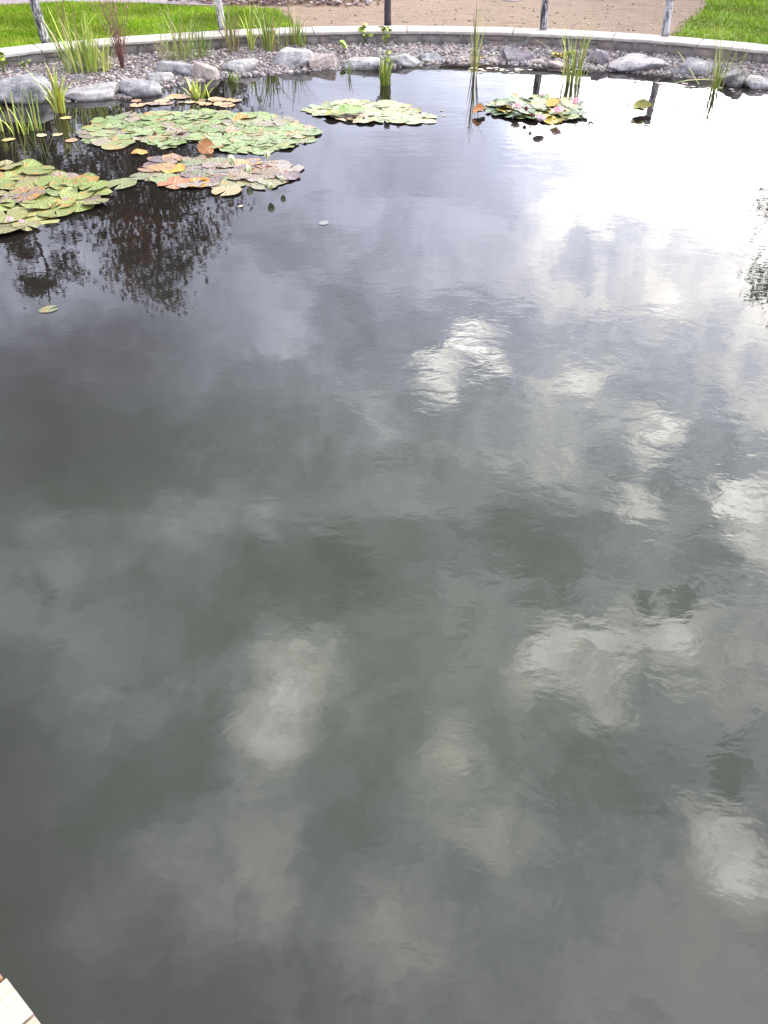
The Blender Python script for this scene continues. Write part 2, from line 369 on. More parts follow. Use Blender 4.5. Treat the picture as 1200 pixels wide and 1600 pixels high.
# pebbles lying on the bank
def pebbles(name, n, place, size, palette, mat_, label_kind='stuff', flat=(.45, .75)):
    bm = bmesh.new(); bmesh.ops.create_icosphere(bm, subdivisions=1, radius=1); bv = np.array([v.co[:] for v in bm.verts]); bf = np.array([[v.index for v in f.verts] for f in bm.faces]); bm.free()
    V = []; Fc = []; C = []
    for i in range(n):
        x, y, z = place()
        s = size()
        v = bv*(1+.25*(np.random.rand(len(bv), 1)-.5))*np.array([s*random.uniform(.7, 1.25), s*random.uniform(.7, 1.1), s*random.uniform(*flat)])
        a = random.random()*6.28; b_ = random.uniform(-.35, .35)
        Rz = np.array([[math.cos(a), -math.sin(a), 0], [math.sin(a), math.cos(a), 0], [0, 0, 1]])
        Rx = np.array([[1, 0, 0], [0, math.cos(b_), -math.sin(b_)], [0, math.sin(b_), math.cos(b_)]])
        v = v@Rx.T@Rz.T+np.array([x, y, z])
        V.append(v); Fc.append(bf+i*len(bv)); c = np.array(random.choice(palette))*random.uniform(.7, 1.35); C.append(np.tile(c, (len(bv), 1)))
    o = mesh(name, np.vstack(V), np.vstack(Fc), mat_, smooth=True, cols=np.vstack(C)); tag(o, kind='stuff'); return o
PAL = [(.23,.205,.20),(.31,.265,.245),(.17,.16,.165),(.36,.32,.29),(.28,.21,.185),(.21,.205,.21),(.44,.41,.38),(.25,.20,.175),(.14,.12,.11)]
def on_bank():
    a = random.uniform(-.74, .70); re = r_edge(a); r = random.uniform(re-.10, RW-.005)
    p = polar(a, r, 0); return p.x, p.y, bank_z(a, r)+.004
o = pebbles('pebble_gravel', 15500, on_bank, lambda: random.choice((.010, .013, .016, .020, .024))*random.uniform(.8, 1.15), PAL, M_pebble)
tag(o, 'purplish grey and pinkish pebbles covering the bank below the round stone wall', 'gravel')

# ------------------------------------------------------------------ stone wall with coping
wall = empty('pond_wall', polar(0, RW+.1, ZB), 'low curved wall of rough brown stones under pale concrete coping round the pond', 'wall')
inv = Matrix.Translation(-wall.location)
A0, A1 = -.95, .93
def arc_strip(name, r0, r1, z0, z1, a0, a1, n, m_, parent, jig=0, bev=.008):
    prof = [(r0, z0), (r0, z1-bev), (r0+bev, z1), (r1-bev, z1), (r1, z1-bev), (r1, z0)]
    vs = []; fs = []
    for i in range(n+1):
        a = a0+(a1-a0)*i/n
        for r, z in prof:
            j = jig*mn.noise(Vector((a*30, r*3, z*9)))
            vs.append(polar(a, r+j, z+j*.4)-parent.location)
    k = len(prof)
    for i in range(n):
        for j in range(k): fs.append((i*k+j, i*k+(j+1) % k, (i+1)*k+(j+1) % k, (i+1)*k+j))
    fs.append(tuple(range(k))[::-1]); fs.append(tuple(n*k+j for j in range(k)))
    return mesh(name, vs, fs, m_, parent, smooth=False)
arc_strip('mortar', RW+.022, RW+.30, -.05, ZT-.033, A0, A1, 90, M_mortar, wall)
a = A0
while a < A1:                                   # coping slabs, about one metre each with thin joints
    w = random.uniform(.9, 1.3)/RW; b = min(a+w, A1)
    arc_strip('coping_slab', RW-.03, RW+.34, ZT-.03, ZT+random.uniform(-.002, .002), a, b-.0018, 10, M_coping, wall, .010); a = b
def stone_block(w, h, d):
    bm = bmesh.new(); bmesh.ops.create_cube(bm, size=1)
    bmesh.ops.subdivide_edges(bm, edges=bm.edges[:], cuts=1, use_grid_fill=True)
    s = random.random()*99
    for v in bm.verts:
        n_ = mn.noise_vector(v.co*1.6+Vector((s, 0, 0)))
        v.co = Vector((v.co.x*w, v.co.y*d, v.co.z*h))
        l = sum(abs(c) > .49*k for c, k in zip(v.co, (w, d, h)))
        if l == 3: v.co *= .86
        elif l == 2: v.co *= .95
        v.co += Vector((n_.x*.012, n_.y*.016, n_.z*.008))
    me = bpy.data.meshes.new('stone_block'); bm.to_mesh(me); bm.free(); me.materials.append(M_block)
    me.polygons.foreach_set('use_smooth', [True]*len(me.polygons))
    return me
a = A0
while a < A1:
    w = random.choice((.11, .15, .18, .20, .24, .28))*random.uniform(.9, 1.1); b = a+w/RW; m_ = (a+b)/2
    split = random.random() < .18
    rows = [(ZB-.03, .135), (ZB+.06, .185)] if split else [(ZB-.03, ZT-.036)]
    rows = [(ZB-.03, ZB+.035), (ZB+.043, ZT-.036)] if split else [(ZB-.03, ZT-.036-random.uniform(0, .012))]
    for z0, z1 in rows:
        o = link('stone_block', stone_block(w-.014, z1-z0, .09), wall)
        o.location = polar(m_, RW+.042+random.uniform(-.008, .008), (z0+z1)/2)-wall.location; o.rotation_euler = (0, random.uniform(-.03, .03), -m_)
    a = b

# ------------------------------------------------------------------ lawns, path, rubble beyond the wall
def sheet(name, pts, z, m_, sub=0):
    vs = [(p.x, p.y, z) for p in pts]
    o = mesh(name, vs, [tuple(range(len(vs)))], m_, smooth=False)
    if o.data.polygons[0].normal.z < 0: o.data.flip_normals()
    tag(o, kind='structure'); return o
def pxp(lst, z): return [at(x, y, z) for x, y in lst]
RB = RW+.33
left_lawn = [polar(a_, RB, 0) for a_ in np.linspace(-1.3, -.135, 26)]
ll = left_lawn + [at(452, 34, .17), at(436, 16, .17), at(395, 12, .17), at(330, 12, .17), at(220, 6, .17), at(100, 4, .17), at(0, 9, .17), Vector((-9, 15.8, 0)), Vector((-14, 15, 0)), Vector((-15, 8, 0))]
sheet('lawn', ll, .169, M_lawn)
rl = [at(1064, 49, .17), at(1070, 38, .17), at(1090, 22, .17), at(1104, 8, .17), Vector((5.3, 17, 0)), Vector((6.5, 24, 0)), Vector((20, 26, 0)), Vector((22, 8, 0))]+[polar(a_, RB, 0) for a_ in np.linspace(1.2, .40, 18)]
sheet('lawn', rl, .169, M_lawn)
pl = [Vector((-14, 15.1, 0)), Vector((-9, 15.9, 0)), at(0, 8, .17), at(100, 3, .17), at(220, 5, .17), at(330, 9, .17), at(420, 3, .17)] + [Vector((-2, 17.5, 0)), Vector((-6, 18.2, 0)), Vector((-15, 18, 0))]
sheet('gravel_path', pl, .173, M_path)
def inpoly(x, y, P):
    c = False; j = len(P)-1
    for i in range(len(P)):
        if (P[i].y > y) != (P[j].y > y) and x < (P[j].x-P[i].x)*(y-P[i].y)/(P[j].y-P[i].y)+P[i].x: c = not c
        j = i
    return c
def grass(name, poly, box, n, label):
    V = []; Fc = []; C = []; k = 0
    while k < n:
        x = random.uniform(box[0], box[1]); y = random.uniform(box[2], box[3])
        if not inpoly(x+random.gauss(0, .05), y+random.gauss(0, .05), poly) or math.hypot(x-CX, y-CY) < RB: continue
        a_ = random.random()*6.28; w = random.uniform(.004, .007); h = random.uniform(.02, .05); lx, ly = random.gauss(0, .012), random.gauss(0, .012)
        V += [(x-w*math.cos(a_), y-w*math.sin(a_), .168), (x+w*math.cos(a_), y+w*math.sin(a_), .168), (x+lx, y+ly, .168+h)]
        Fc.append((3*k, 3*k+1, 3*k+2)); g = random.uniform(.6, 1.3)*(.95+.7*mn.noise(Vector((x*1.2, y*1.2, 0)))); q = .5+.9*mn.noise(Vector((x*2.3, y*2.3, 7))); C += [((.20+.08*q)*g, .345*g, (.018+.03*q)*g)]*3; k += 1
    o = mesh(name, V, Fc, M_grassblade, smooth=False, cols=C); tag(o, label, 'grass', kind='stuff')
grass('grass', ll, (-6.6, -1.2, 11, 16), 60000, 'bright green mown grass beyond the left of the wall')
grass('grass', rl, (3.5, 8, 9.5, 18), 45000, 'bright green mown grass beyond the right end of the wall')
# heap of bark and stones beside the lawn
hc = at(430, 2, .17)
def on_heap():
    while True:
        u, v = random.gauss(0, .5), random.gauss(0, .5)
        if abs(u) < 1.2 and abs(v) < 1.2: break
    x, y = -1.55+u*1.35, 15.1+v*.8
    z = .16+.30*math.exp(-(u*u+v*v)*1.6)+random.uniform(-.02, .03)
    if math.hypot(x-CX, y-CY) < RB+.25: return on_heap()
    return x, y, z
mb = MB(); vs = []; fs = []; n = 30
for i in range(n):
    for j in range(n):
        u, v = -1.4+2.8*i/(n-1), -1.4+2.8*j/(n-1)
        vs.append((-1.55+u*1.35, 15.1+v*.8, .11+.32*math.exp(-(u*u+v*v)*1.6)+.05*mn.noise(Vector((u*5, v*5, 0)))))
for i in range(n-1):
    for j in range(n-1): fs.append((i*n+j, (i+1)*n+j, (i+1)*n+j+1, i*n+j+1))
heap = mesh('rubble_heap', vs, fs, M_dirt); tag(heap, 'brown heap of bark chips and small stones behind the lawn', 'heap')
o = pebbles('rubble_chips', 4200, on_heap, lambda: random.uniform(.015, .045), [(.22,.13,.11),(.30,.22,.19),(.14,.09,.09),(.38,.33,.30),(.20,.16,.17)], M_pebble, flat=(.3, .6))
o.parent = heap
def wedge():
    a = random.uniform(-.74, .70); re = r_edge(a); p = polar(a, random.choice((re+random.gauss(0, .05), random.uniform(re, RW-.05))), 0)
    return p.x, p.y, bank_z(a, math.hypot(p.x-CX, p.y-CY))+.006
o = pebbles('small_cobbles', 420, wedge, lambda: random.uniform(.02, .045), [c for c in PAL if c[0] < .35], M_pebble)
tag(o, 'small cobbles wedged between the boulders and strewn over the gravel', 'gravel')
def on_dirt():
    x = random.uniform(-1.6, 4.4); y = random.uniform(12.2, 16.5)
    if math.hypot(x-CX, y-CY) < RB+.03 or inpoly(x, y, rl) or inpoly(x, y, ll): return on_dirt()
    return x, y, .168
o = pebbles('dirt_crumbs', 700, on_dirt, lambda: random.choice((.006, .008, .012, .02))*random.uniform(.8, 1.2), [(.20,.15,.12),(.30,.25,.21),(.13,.10,.08),(.36,.30,.24)], M_pebble, flat=(.3, .6))
tag(o, 'small stones and twig crumbs scattered on the sandy dirt', 'gravel')
# white lid
def lathe(prof, n=32):
    vs = []; fs = []
    for r, z in prof:
        for k in range(n): vs.append((r*math.cos(2*PI*k/n), r*math.sin(2*PI*k/n), z))
    for i in range(len(prof)-1):
        for k in range(n): fs.append((i*n+k, i*n+(k+1) % n, (i+1)*n+(k+1) % n, (i+1)*n+k))
    return vs, fs
vs, fs = lathe([(.001, .035), (.08, .034), (.125, .03), (.135, .022), (.15, .02), (.155, .01), (.15, 0), (.001, 0)])
o = mesh('plastic_lid', vs, fs, M_whitelid); o.location = at(800, -1, .168); tag(o, 'round white plastic lid lying on the sandy dirt', 'lid')

# ------------------------------------------------------------------ birch posts
def post(name, bx, by, zb, ht, r, lean, m_, label, cat='post', branch=False):
    p = at(bx, by, zb); t = empty(name, p, label, cat, 'birch log posts round the pond' if not branch else None)
    mb = MB(); pts = []; N = 9
    for i in range(N):
        f = i/(N-1); pts.append(Vector((lean[0]*f+.008*mn.noise(Vector((f*3, bx, 0))), lean[1]*f+.008*mn.noise(Vector((f*3, bx, 5))), -.02+f*ht)))
    mb.tube(pts, [r*(1.12-.2*i/(N-1)) for i in range(N)], 12, jit=.08)
    mb.build('trunk' if branch else 'log', m_, t)
    if not branch:
        mb = MB(); top = pts[-1]; mb.tube([top+Vector((0, 0, .0005)), top+Vector((0, 0, .004))], r*.86, 12); mb.build('cut_end', M_cut, t, smooth=False)
        mb = MB(); q = pts[5]; mb.tube([q, q+Vector((r*.9, -r*.7, .02)), q+Vector((r*1.3, -r*.9, .035))], [r*.28, r*.2, r*.14], 6); mb.build('knot', M_birch_dark, t)
    else:
        for k, bp in enumerate([[(0,0,.30),(-.06,-.02,.36),(-.10,-.02,.39),(-.16,-.03,.47),(-.15,-.03,.52),(-.24,-.04,.60),(-.30,-.05,.72)],
                   [(-.16,-.03,.47),(-.22,-.05,.46),(-.25,-.06,.50)], [(0,0,.52),(.07,0,.60),(.10,.02,.70),(.17,.02,.78)]]):
            mb = MB(); mb.tube([Vector(q) for q in bp], [.020-.0025*i for i in range(len(bp))] if k != 1 else [.012, .009, .006], 7, jit=.3); mb.build('branch', m_, t)
    return t
post('birch_post', 72, 66, ZT, .72, .050, (-.07, .02), M_birch_dark, 'leaning black and white birch post beside the left lawn, leftmost on the coping')
post('birch_post', 348, 46, ZT, .70, .043, (-.045, 0), M_birch, 'pale grey birch post between the reeds at the lawn edge')
post('gnarled_post', 606, 38, ZT, .8, .040, (-.01, 0), M_darkwood, 'dark gnarled tree stem with a crooked branch behind the middle of the wall', 'post', True)
post('birch_post', 849, 46, ZT, .68, .041, (-.03, 0), M_birch_dark, 'birch post with dark bark at its foot on bare dirt side')
post('birch_post', 1039, 56, ZT, .60, .043, (-.03, 0), M_birch, 'whitest birch post with narrow black marks beside the right lawn')

# ------------------------------------------------------------------ boulders
def boulder(x0, x1, yt, yb, tint, label, seed, flat=0, depth=.75, pointed=0):
    x0 -= 4; x1 += 4
    c = at((x0+x1)/2, yb-2, .0); dist = (c-Vector((0, 0, H))).length
    ax = math.atan(((x0+x1)/2-600)/F_PX)
    yaw = math.atan2(c.x, c.y)
    l = at(x0, yb-2); r_ = at(x1, yb-2); w = (r_-l).length
    # height: line through the top of the outline at the depth of the boulder's middle
    dep = w*depth
    mid = c+Vector((math.sin(yaw), math.cos(yaw), 0))*dep*.42
    d = ray((x0+x1)/2, yt+1); hd = math.hypot(mid.x, mid.y)/math.hypot(d.x, d.y); hz = max(.05, H+d.z*hd)
    bm = bmesh.new(); bmesh.ops.create_icosphere(bm, subdivisions=4, radius=1)
    rnd = random.Random(seed)
    planes = []
    for i in range(16):
        n_ = Vector((rnd.gauss(0, 1), rnd.gauss(0, 1), rnd.gauss(0, .8))).normalized(); planes.append((n_, rnd.uniform(.50, .82)))
    planes.append((Vector((rnd.uniform(-.2, .2), rnd.uniform(-.3, .1), 1)).normalized(), .72))
    for v in bm.verts:
        co = v.co.copy()
        for n_, k in planes:
            dd = co.dot(n_)-k
            if dd > 0: co -= n_*dd*.97
        if pointed and co.z > 0: co.x *= 1-pointed*co.z; co.y *= 1-pointed*.6*co.z
        co += mn.noise_vector(co*1.8+Vector((seed, 0, 0)))*.07+mn.noise_vector(co*5+Vector((0, seed, 0)))*.035+mn.noise_vector(co*13+Vector((0, seed, 2)))*.012
        v.co = co
    xs = [v.co.x for v in bm.verts]; ys = [v.co.y for v in bm.verts]; zs = [v.co.z for v in bm.verts]
    for v in bm.verts:
        fx = (v.co.x-min(xs))/(max(xs)-min(xs))-.5; fy = (v.co.y-min(ys))/(max(ys)-min(ys))-.5; fz = (v.co.z-min(zs))/(max(zs)-min(zs))
        v.co = Vector((fx*w, fy*dep, -.09+fz*(hz+.09)))
    me = bpy.data.meshes.new('boulder'); bm.to_mesh(me); bm.free(); me.materials.append(M_rock)
    me.polygons.foreach_set('use_smooth', [True]*len(me.polygons))
    o = link('boulder', me); o.location = (mid.x, mid.y, 0); o.rotation_euler = (0, 0, -yaw); o.color = tuple(tint)+(1,)
    tag(o, label, 'boulder', 'boulders along the water edge')
G1 = (.25, .25, .255); G2 = (.32, .31, .305); G3 = (.22, .21, .21); PK = (.33, .275, .25); PU = (.21, .185, .205)
BO = [(-14,84,116,164,G1,'lumpy grey boulder behind the water iris, leftmost of the shore stones'),
 (102,184,131,159,G2,'flat pale grey boulder with a dark hollow underside, right of the bright iris clump'),
 (190,250,122,153,G1,'rounded grey boulder below the red stemmed shrub'),
 (234,270,114,134,G2,'small rounded stone tucked behind the boulder below the red stemmed shrub'),
 (250,312,95,124,G1,'sloping grey boulder below the grass clump beside the birch post'),
 (300,344,96,127,PK,'pinkish topped boulder with a dark wet foot behind the short water leaves'),
 (352,402,91,117,G2,'smooth domed grey boulder left of the biggest boulder'),
 (421,495,77,110,G2,'big grey flat topped boulder, largest on the far shore'),
 (484,524,82,110,PK,'pale sloping boulder touching the biggest boulder'),
 (541,592,89,111,G2,'pale boulder below the round leaved yellow green plants'),
 (609,657,84,107,G1,'rounded grey green boulder just right of the iris standing in water'),
 (654,690,82,101,G1,'smaller grey green boulder beside the rounded one right of the iris'),
 (688,752,86,99,PK,'long low pinkish stone left of the slim tall reed'),
 (786,834,72,101,PU,'purple pointed boulder below the middle of the right wall'),
 (824,852,91,104,PK,'small pale stone at the foot of the purple boulder'),
 (850,880,95,108,PK,'flat pinkish stone under the yellow creeping plant'),
 (920,947,76,106,PU,'upright narrow purple grey stone beside the tall reed clump'),
 (953,1040,88,116,(.33,.31,.32),'broad pink and grey boulder between upright stone and sprawling reed'),
 (1030,1056,84,98,PK,'thin pink slab wedged behind the broad pink and grey boulder'),
 (1050,1122,89,122,G1,'rough dark grey boulder left of the sprawling reed'),
 (1118,1168,105,137,G3,'squarish grey boulder right behind the sprawling reed'),
 (1164,1216,119,142,G2,'low pale boulder at the far right shore end'),
 (756,788,90,101,PK,'low reddish stone between the slim reed and the purple boulder')]
for i, b in enumerate(BO): boulder(*b, seed=i*7+3, depth=.8, pointed=.35 if 'pointed' in b[5] or 'narrow' in b[5] else 0)

# ------------------------------------------------------------------ plants
def blade_mesh(name, h, w, bend, seg=6, m_=None, fold=.25, tip=.5):
    """one tapering leaf rising from the origin, bending towards +x"""
    vs = []; fs = []
    for i in range(seg+1):
        f = i/seg; ww = w*(1-f**2.2)*(.55+.45*min(1, f*4)) if f < 1 else 0
        x = bend*h*f**2; z = h*(f-.35*abs(bend)*f**2.5)
        vs += [(x, -ww/2, z), (x-fold*ww*.5, 0, z), (x, ww/2, z)]
    for i in range(seg):
        a_ = 3*i; fs += [(a_, a_+1, a_+4, a_+3), (a_+1, a_+2, a_+5, a_+4)]
    me = bpy.data.meshes.new(name); me.from_pydata(vs, [], fs); me.materials.append(m_ or M_leaf)
    me.polygons.foreach_set('use_smooth', [True]*len(me.polygons)); return me
def hue(pal, s=.25):
    c = random.choice(pal); k = random.uniform(1-s, 1+s); return (c[0]*k, c[1]*k, c[2]*k, 1)
YG = [(.45, .52, .09), (.36, .46, .06), (.54, .56, .17)]; GR = [(.16, .27, .04), (.24, .35, .06), (.32, .40, .10)]
OL = [(.27, .30, .08), (.20, .25, .06), (.36, .34, .13)]; BR = [(.20, .13, .07), (.26, .19, .10), (.16, .16, .05)]
def zat(x, y):
    """ground height below a pixel of the bank"""
    z = .0
    for _ in range(6):
        p = at(x, y, z); a_ = math.atan2(p.x-CX, p.y-CY); r = math.hypot(p.x-CX, p.y-CY); z = max(0, bank_z(a_, min(r, RW)))
    return z
def tuft(name, px, py, hpx, wpx, n, pal, label, cat, bw=.012, lean=.25, water=False, group=None, spread=1.0, z=None, bend=.35):
    z = (0 if water else zat(px, py)) if z is None else z
    p = at(px, py, z); dist = (p-Vector((0, 0, H))).length; s = dist/F_PX*.92
    t = empty(name, p, label, cat, group); n = int(n*2.4); bw *= 1.15
    for i in range(n):
        h = hpx*s*random.choice((.45, .65, .85, 1.05))*random.uniform(.85, 1.05); az = random.random()*6.28
        me = blade_mesh('blade', h, bw*random.uniform(.7, 1.3), random.uniform(.02, bend)*(1 if random.random() < .8 else 2))
        o = link('blade', me, t); rr = random.random()**.6*wpx*s*.5*spread
        a2 = random.random()*6.28
        o.location = (rr*math.cos(a2), rr*math.sin(a2)*.6, -.015 if water else -.005)
        tilt = abs(random.gauss(0, lean)); o.rotation_euler = (0, 0, 0)
        out = a2 if random.random() < .7 else az
        o.rotation_euler = (Matrix.Rotation(out, 3, 'Z')@Matrix.Rotation(tilt*.6, 3, 'Y')@Matrix.Rotation(random.uniform(-.5, .5), 3, 'Z')).to_euler()
        o.color = hue(pal) if random.random() < .88 else hue([(.36, .28, .14), (.24, .17, .08)])
    return t
RD = 'reeds in and by the pond'
tuft('iris_clump', 132, 112, 88, 70, 34, GR+YG, 'dense tall green iris clump on gravel in front of the leftmost birch post', 'iris', .016, .22, group=RD)
tuft('iris_clump', 152, 110, 70, 50, 16, YG, 'yellow green iris tuft at the left foot of the red stemmed shrub', 'iris', .013, .2, group=RD)
tuft('grass_clump', 282, 94, 82, 60, 34, OL+GR, 'feathery olive grass clump left of the second birch post', 'grass clump', .008, .32, group=RD)
tuft('grass_clump', 310, 90, 60, 40, 16, GR, 'low dark green tuft against the wall just left of the second birch post', 'grass clump', .009, .25, group=RD)
tuft('grass_clump', 362, 82, 78, 24, 18, BR+OL, 'browning reed tuft just right of the second birch post', 'grass clump', .008, .12, group=RD)
tuft('reed_clump', 394, 80, 72, 10, 8, YG, 'narrow pale green reed standing alone right of the browning tuft', 'reed', .014, .08, group=RD)
tuft('reed_clump', 420, 80, 76, 20, 14, YG+GR, 'broad bladed green reed above the domed grey boulder', 'reed', .015, .12, group=RD)
tuft('reed_clump', 438, 77, 50, 26, 12, BR+GR, 'short brown green sedge behind the biggest boulder', 'reed', .009, .2, group=RD)
tuft('reed_clump', 460, 72, 84, 14, 11, GR+YG, 'tall thin reed rising behind the biggest boulder', 'reed', .010, .10, group=RD)
tuft('reed_clump', 472, 74, 40, 10, 8, GR, 'small green shoot beside the wall right of the tall thin reed', 'reed', .010, .1, group=RD)
tuft('water_iris', 92, 176, 72, 22, 13, YG+[(.45, .42, .06)], 'bright yellow green iris fan rising from water left of the flat pale boulder', 'iris', .020, .10, True, group=RD)
tuft('water_iris', 28, 210, 78, 30, 6, YG, 'pair of tall thin blades in water before the lumpy boulder', 'iris', .014, .10, True, group=RD)
tuft('water_iris', 55, 203, 62, 30, 7, YG+GR, 'thin leaning blades in water between the lumpy boulder and the lily pads', 'iris', .011, .25, True, group=RD)
tuft('water_iris', 2, 205, 48, 10, 4, YG, 'short pale blades in water cut by the left picture edge', 'iris', .012, .1, True, group=RD)
tuft('water_iris', 312, 152, 32, 34, 11, YG, 'short wide arching leaves in water behind the big green lily patch', 'iris', .024, .3, True, group=RD, bend=.8)
tuft('water_iris', 364, 128, 26, 16, 9, GR+YG, 'short green shoots in water before the domed grey boulder', 'iris', .016, .1, True, group=RD)
tuft('water_iris', 600, 134, 48, 16, 14, YG+GR, 'upright green iris fan in water in front of the middle of the wall', 'iris', .016, .07, True, group=RD)
tuft('water_iris', 544, 118, 34, 8, 4, GR, 'very thin shoots in water in front of the pale boulder', 'iris', .007, .1, True, group=RD)
tuft('tall_reed', 741, 118, 108, 12, 7, YG+OL, 'slim tall reed clump leaning right in water beside the long pinkish stone', 'reed', .012, .08, True, group=RD, bend=.14)
tuft('tall_reed', 893, 130, 88, 40, 18, YG+GR, 'tall bright reed clump in water behind the pink water lilies', 'reed', .013, .15, True, group=RD)
tuft('tall_reed', 905, 122, 110, 20, 5, YG, 'highest thin straws behind the bright reed clump', 'reed', .006, .06, True, group=RD, bend=.1)
tuft('tall_reed', 1117, 143, 76, 20, 8, YG+OL, 'sprawling reed clump in water in front of the rough and squarish boulders', 'reed', .013, .14, True, group=RD, bend=.2)
tuft('tall_reed', 1130, 134, 130, 60, 11, OL, 'long wispy straws beyond the sprawling reed', 'reed', .005, .25, True, group=RD, bend=.25)
for i, (x0, y0, x1, y1) in enumerate([(1092, 132, 1048, 66), (1110, 124, 1040, 133)]):       # two fallen straws
    p0, p1 = at(x0, y0, .02), at(x1, y1, .04 if i else .16); mb = MB(); mid = (p0+p1)/2+Vector((0, 0, .02))
    mb.tube([p0, mid, p1], [.006, .005, .003], 5); o = mb.build('fallen_straw', M_leaf); o.color = (.42, .44, .16, 1)
    tag(o, ['straw leaning from the reed over the rough dark grey boulder to the wall', 'straw lying flat on water between the two right hand boulders'][i], 'straw', 'straws fallen from the reeds')
# red stemmed shrub
def shrub(px, py, hpx, n, label, col, leafcol, spread=.45, leaves=5, r=.004):
    z = zat(px, py); p = at(px, py, z); s = (p-Vector((0, 0, H))).length/F_PX*.92; t = empty('shrub', p, label, 'shrub', None)
    for i in range(n):
        a_ = random.random()*6.28; l = hpx*s*random.uniform(.65, 1.1); k = random.uniform(.05, spread)
        pts = [Vector((math.cos(a_)*k*l*f**1.2, math.sin(a_)*k*l*f**1.2*.6, -.01+l*f))+Vector((random.gauss(0, .006), random.gauss(0, .006), 0)) for f in np.linspace(0, 1, 6)]
        mb = MB(); mb.tube(pts, [r*(1-.7*f) for f in np.linspace(0, 1, 6)], 5); o = mb.build('stem', M_leaf, t); o.color = hue(col)
        lm = MB()
        for q in range(leaves):
            f = random.uniform(.1, 1); c = pts[min(5, int(f*5))]; d = Vector((random.gauss(0, 1), random.gauss(0, 1), random.uniform(0, 1))).normalized(); e = d.cross(Vector((0, 0, 1))).normalized()
            L = random.uniform(.02, .045); lm.add([c, c+d*L*.5+e*L*.2, c+d*L, c+d*L*.5-e*L*.2], [(0, 1, 2, 3)])
        if leaves: o2 = lm.build('leaves', M_leaf, o, smooth=False); o2.color = hue(leafcol); o2['kind'] = 'stuff'
RDS = [(.22, .09, .08), (.28, .13, .10), (.17, .08, .08)]
shrub(192, 108, 128, 30, 'leafless red brown stemmed shrub between iris clump and grass clump', RDS, [(.30, .12, .10), (.26, .20, .09)], .42, 6)
shrub(104, 78, 96, 5, 'few tall thin reddish stems beside the leftmost birch post', RDS, [(.35, .10, .10)], .25, 3)
# round leaved plants
def leafy(px, py, hpx, n, label, z=None, size=.032, pal=None):
    z = zat(px, py) if z is None else z; p = at(px, py, z); s = (p-Vector((0, 0, H))).length/F_PX*.92; t = empty('round_leaved_plant', p, label, 'plant', 'low leafy plants on the gravel')
    for i in range(n):
        a_ = random.random()*6.28; hh = hpx*s*random.uniform(.4, 1); rad = random.uniform(.01, .08)
        tip = Vector((rad*math.cos(a_), rad*.6*math.sin(a_), hh)); mb = MB(); mb.tube([(0, 0, -.01), tip*.5+Vector((0, 0, .02)), tip], [.003, .0025, .002], 5)
        st = mb.build('stalk', M_leaf, t); st.color = (.2, .25, .06, 1)
        q = size*random.uniform(.7, 1.3); vs = [(0, 0, .006)]+[(q*math.cos(k*PI/5)*1.1, q*math.sin(k*PI/5)*.85, .004*math.cos(k*2)) for k in range(10)]
        o = mesh('leaf', vs, [(0, k+1, (k+1) % 10+1) for k in range(10)], M_leaf, st); o.location = tip
        o.rotation_euler = (random.uniform(.1, .9), random.uniform(-.5, .5), random.random()*6.28); o.color = hue(pal or [(.30, .40, .05), (.24, .34, .04)])
leafy(570, 68, 26, 12, 'yellow green round leaved plant against the wall left of the dark stem')
leafy(603, 72, 26, 10, 'yellow green round leaved plant right under the dark gnarled stem')
leafy(538, 84, 20, 8, 'small round leaved plant right of the pale sloping boulder')
leafy(604, 104, 22, 6, 'tiny round leaved plant at the water edge behind the iris fan', z=.01)
leafy(6, 112, 24, 10, 'yellowish weed on the gravel above the lumpy boulder')
leafy(38, 108, 12, 6, 'small pale weed between the lumpy boulder and the wall', size=.02)
leafy(870, 92, 8, 26, 'yellow creeping plant on gravel beside the tall reed clump', size=.018, pal=[(.55, .42, .04), (.40, .38, .05)])
leafy(888, 90, 9, 20, 'yellow creeping plant right beneath the tall straws of the reed', size=.018, pal=[(.50, .42, .05), (.30, .32, .05)])
leafy(745, 94, 6, 10, 'rusty little creeper at the foot of the slim tall reed', size=.015, pal=[(.36, .24, .06)])

# ------------------------------------------------------------------ water lilies
def pad_mesh(seed, wav=.02, curl=.03, fold=0):
    rnd = random.Random(seed); n = 30; rings = [.0, .35, .7, .93, 1.0]; notch = rnd.uniform(.10, .22)
    vs = []; fs = []; ph = rnd.random()*6; ph2 = rnd.random()*6
    vs.append((0, 0, 0))
    for r in rings[1:]:
        for k in range(n):
            a_ = notch+(2*PI-2*notch)*k/(n-1); rr = r*(1+.03*math.sin(3*a_+ph)+.02*math.sin(7*a_+ph2))
            z = wav*r*r*math.sin(2*a_+ph)+wav*.6*r*r*math.sin(5*a_+ph2)+(curl*(r-.9)*8*(.5+.5*math.sin(3*a_+ph)) if r > .9 else 0)+fold*abs(math.sin(a_))*r*r
            vs.append((rr*math.cos(a_), rr*math.sin(a_)*(1-.3*fold), z))
    for k in range(n-1):
        fs.append((0, 1+k, 2+k))
        for i in range(len(rings)-2):
            b_ = 1+i*n+k; fs.append((b_, b_+n, b_+n+1, b_+1))
    me = bpy.data.meshes.new('lily_pad'); me.from_pydata(vs, [], fs); me.materials.append(M_pad)
    me.polygons.foreach_set('use_smooth', [True]*len(me.polygons)); return me
flat_pads = [pad_mesh(i, .015, .012) for i in range(7)]
wavy_pads = [pad_mesh(20+i, .07, .06) for i in range(7)]
fold_pads = [pad_mesh(40+i, .12, .03, .7) for i in range(4)]
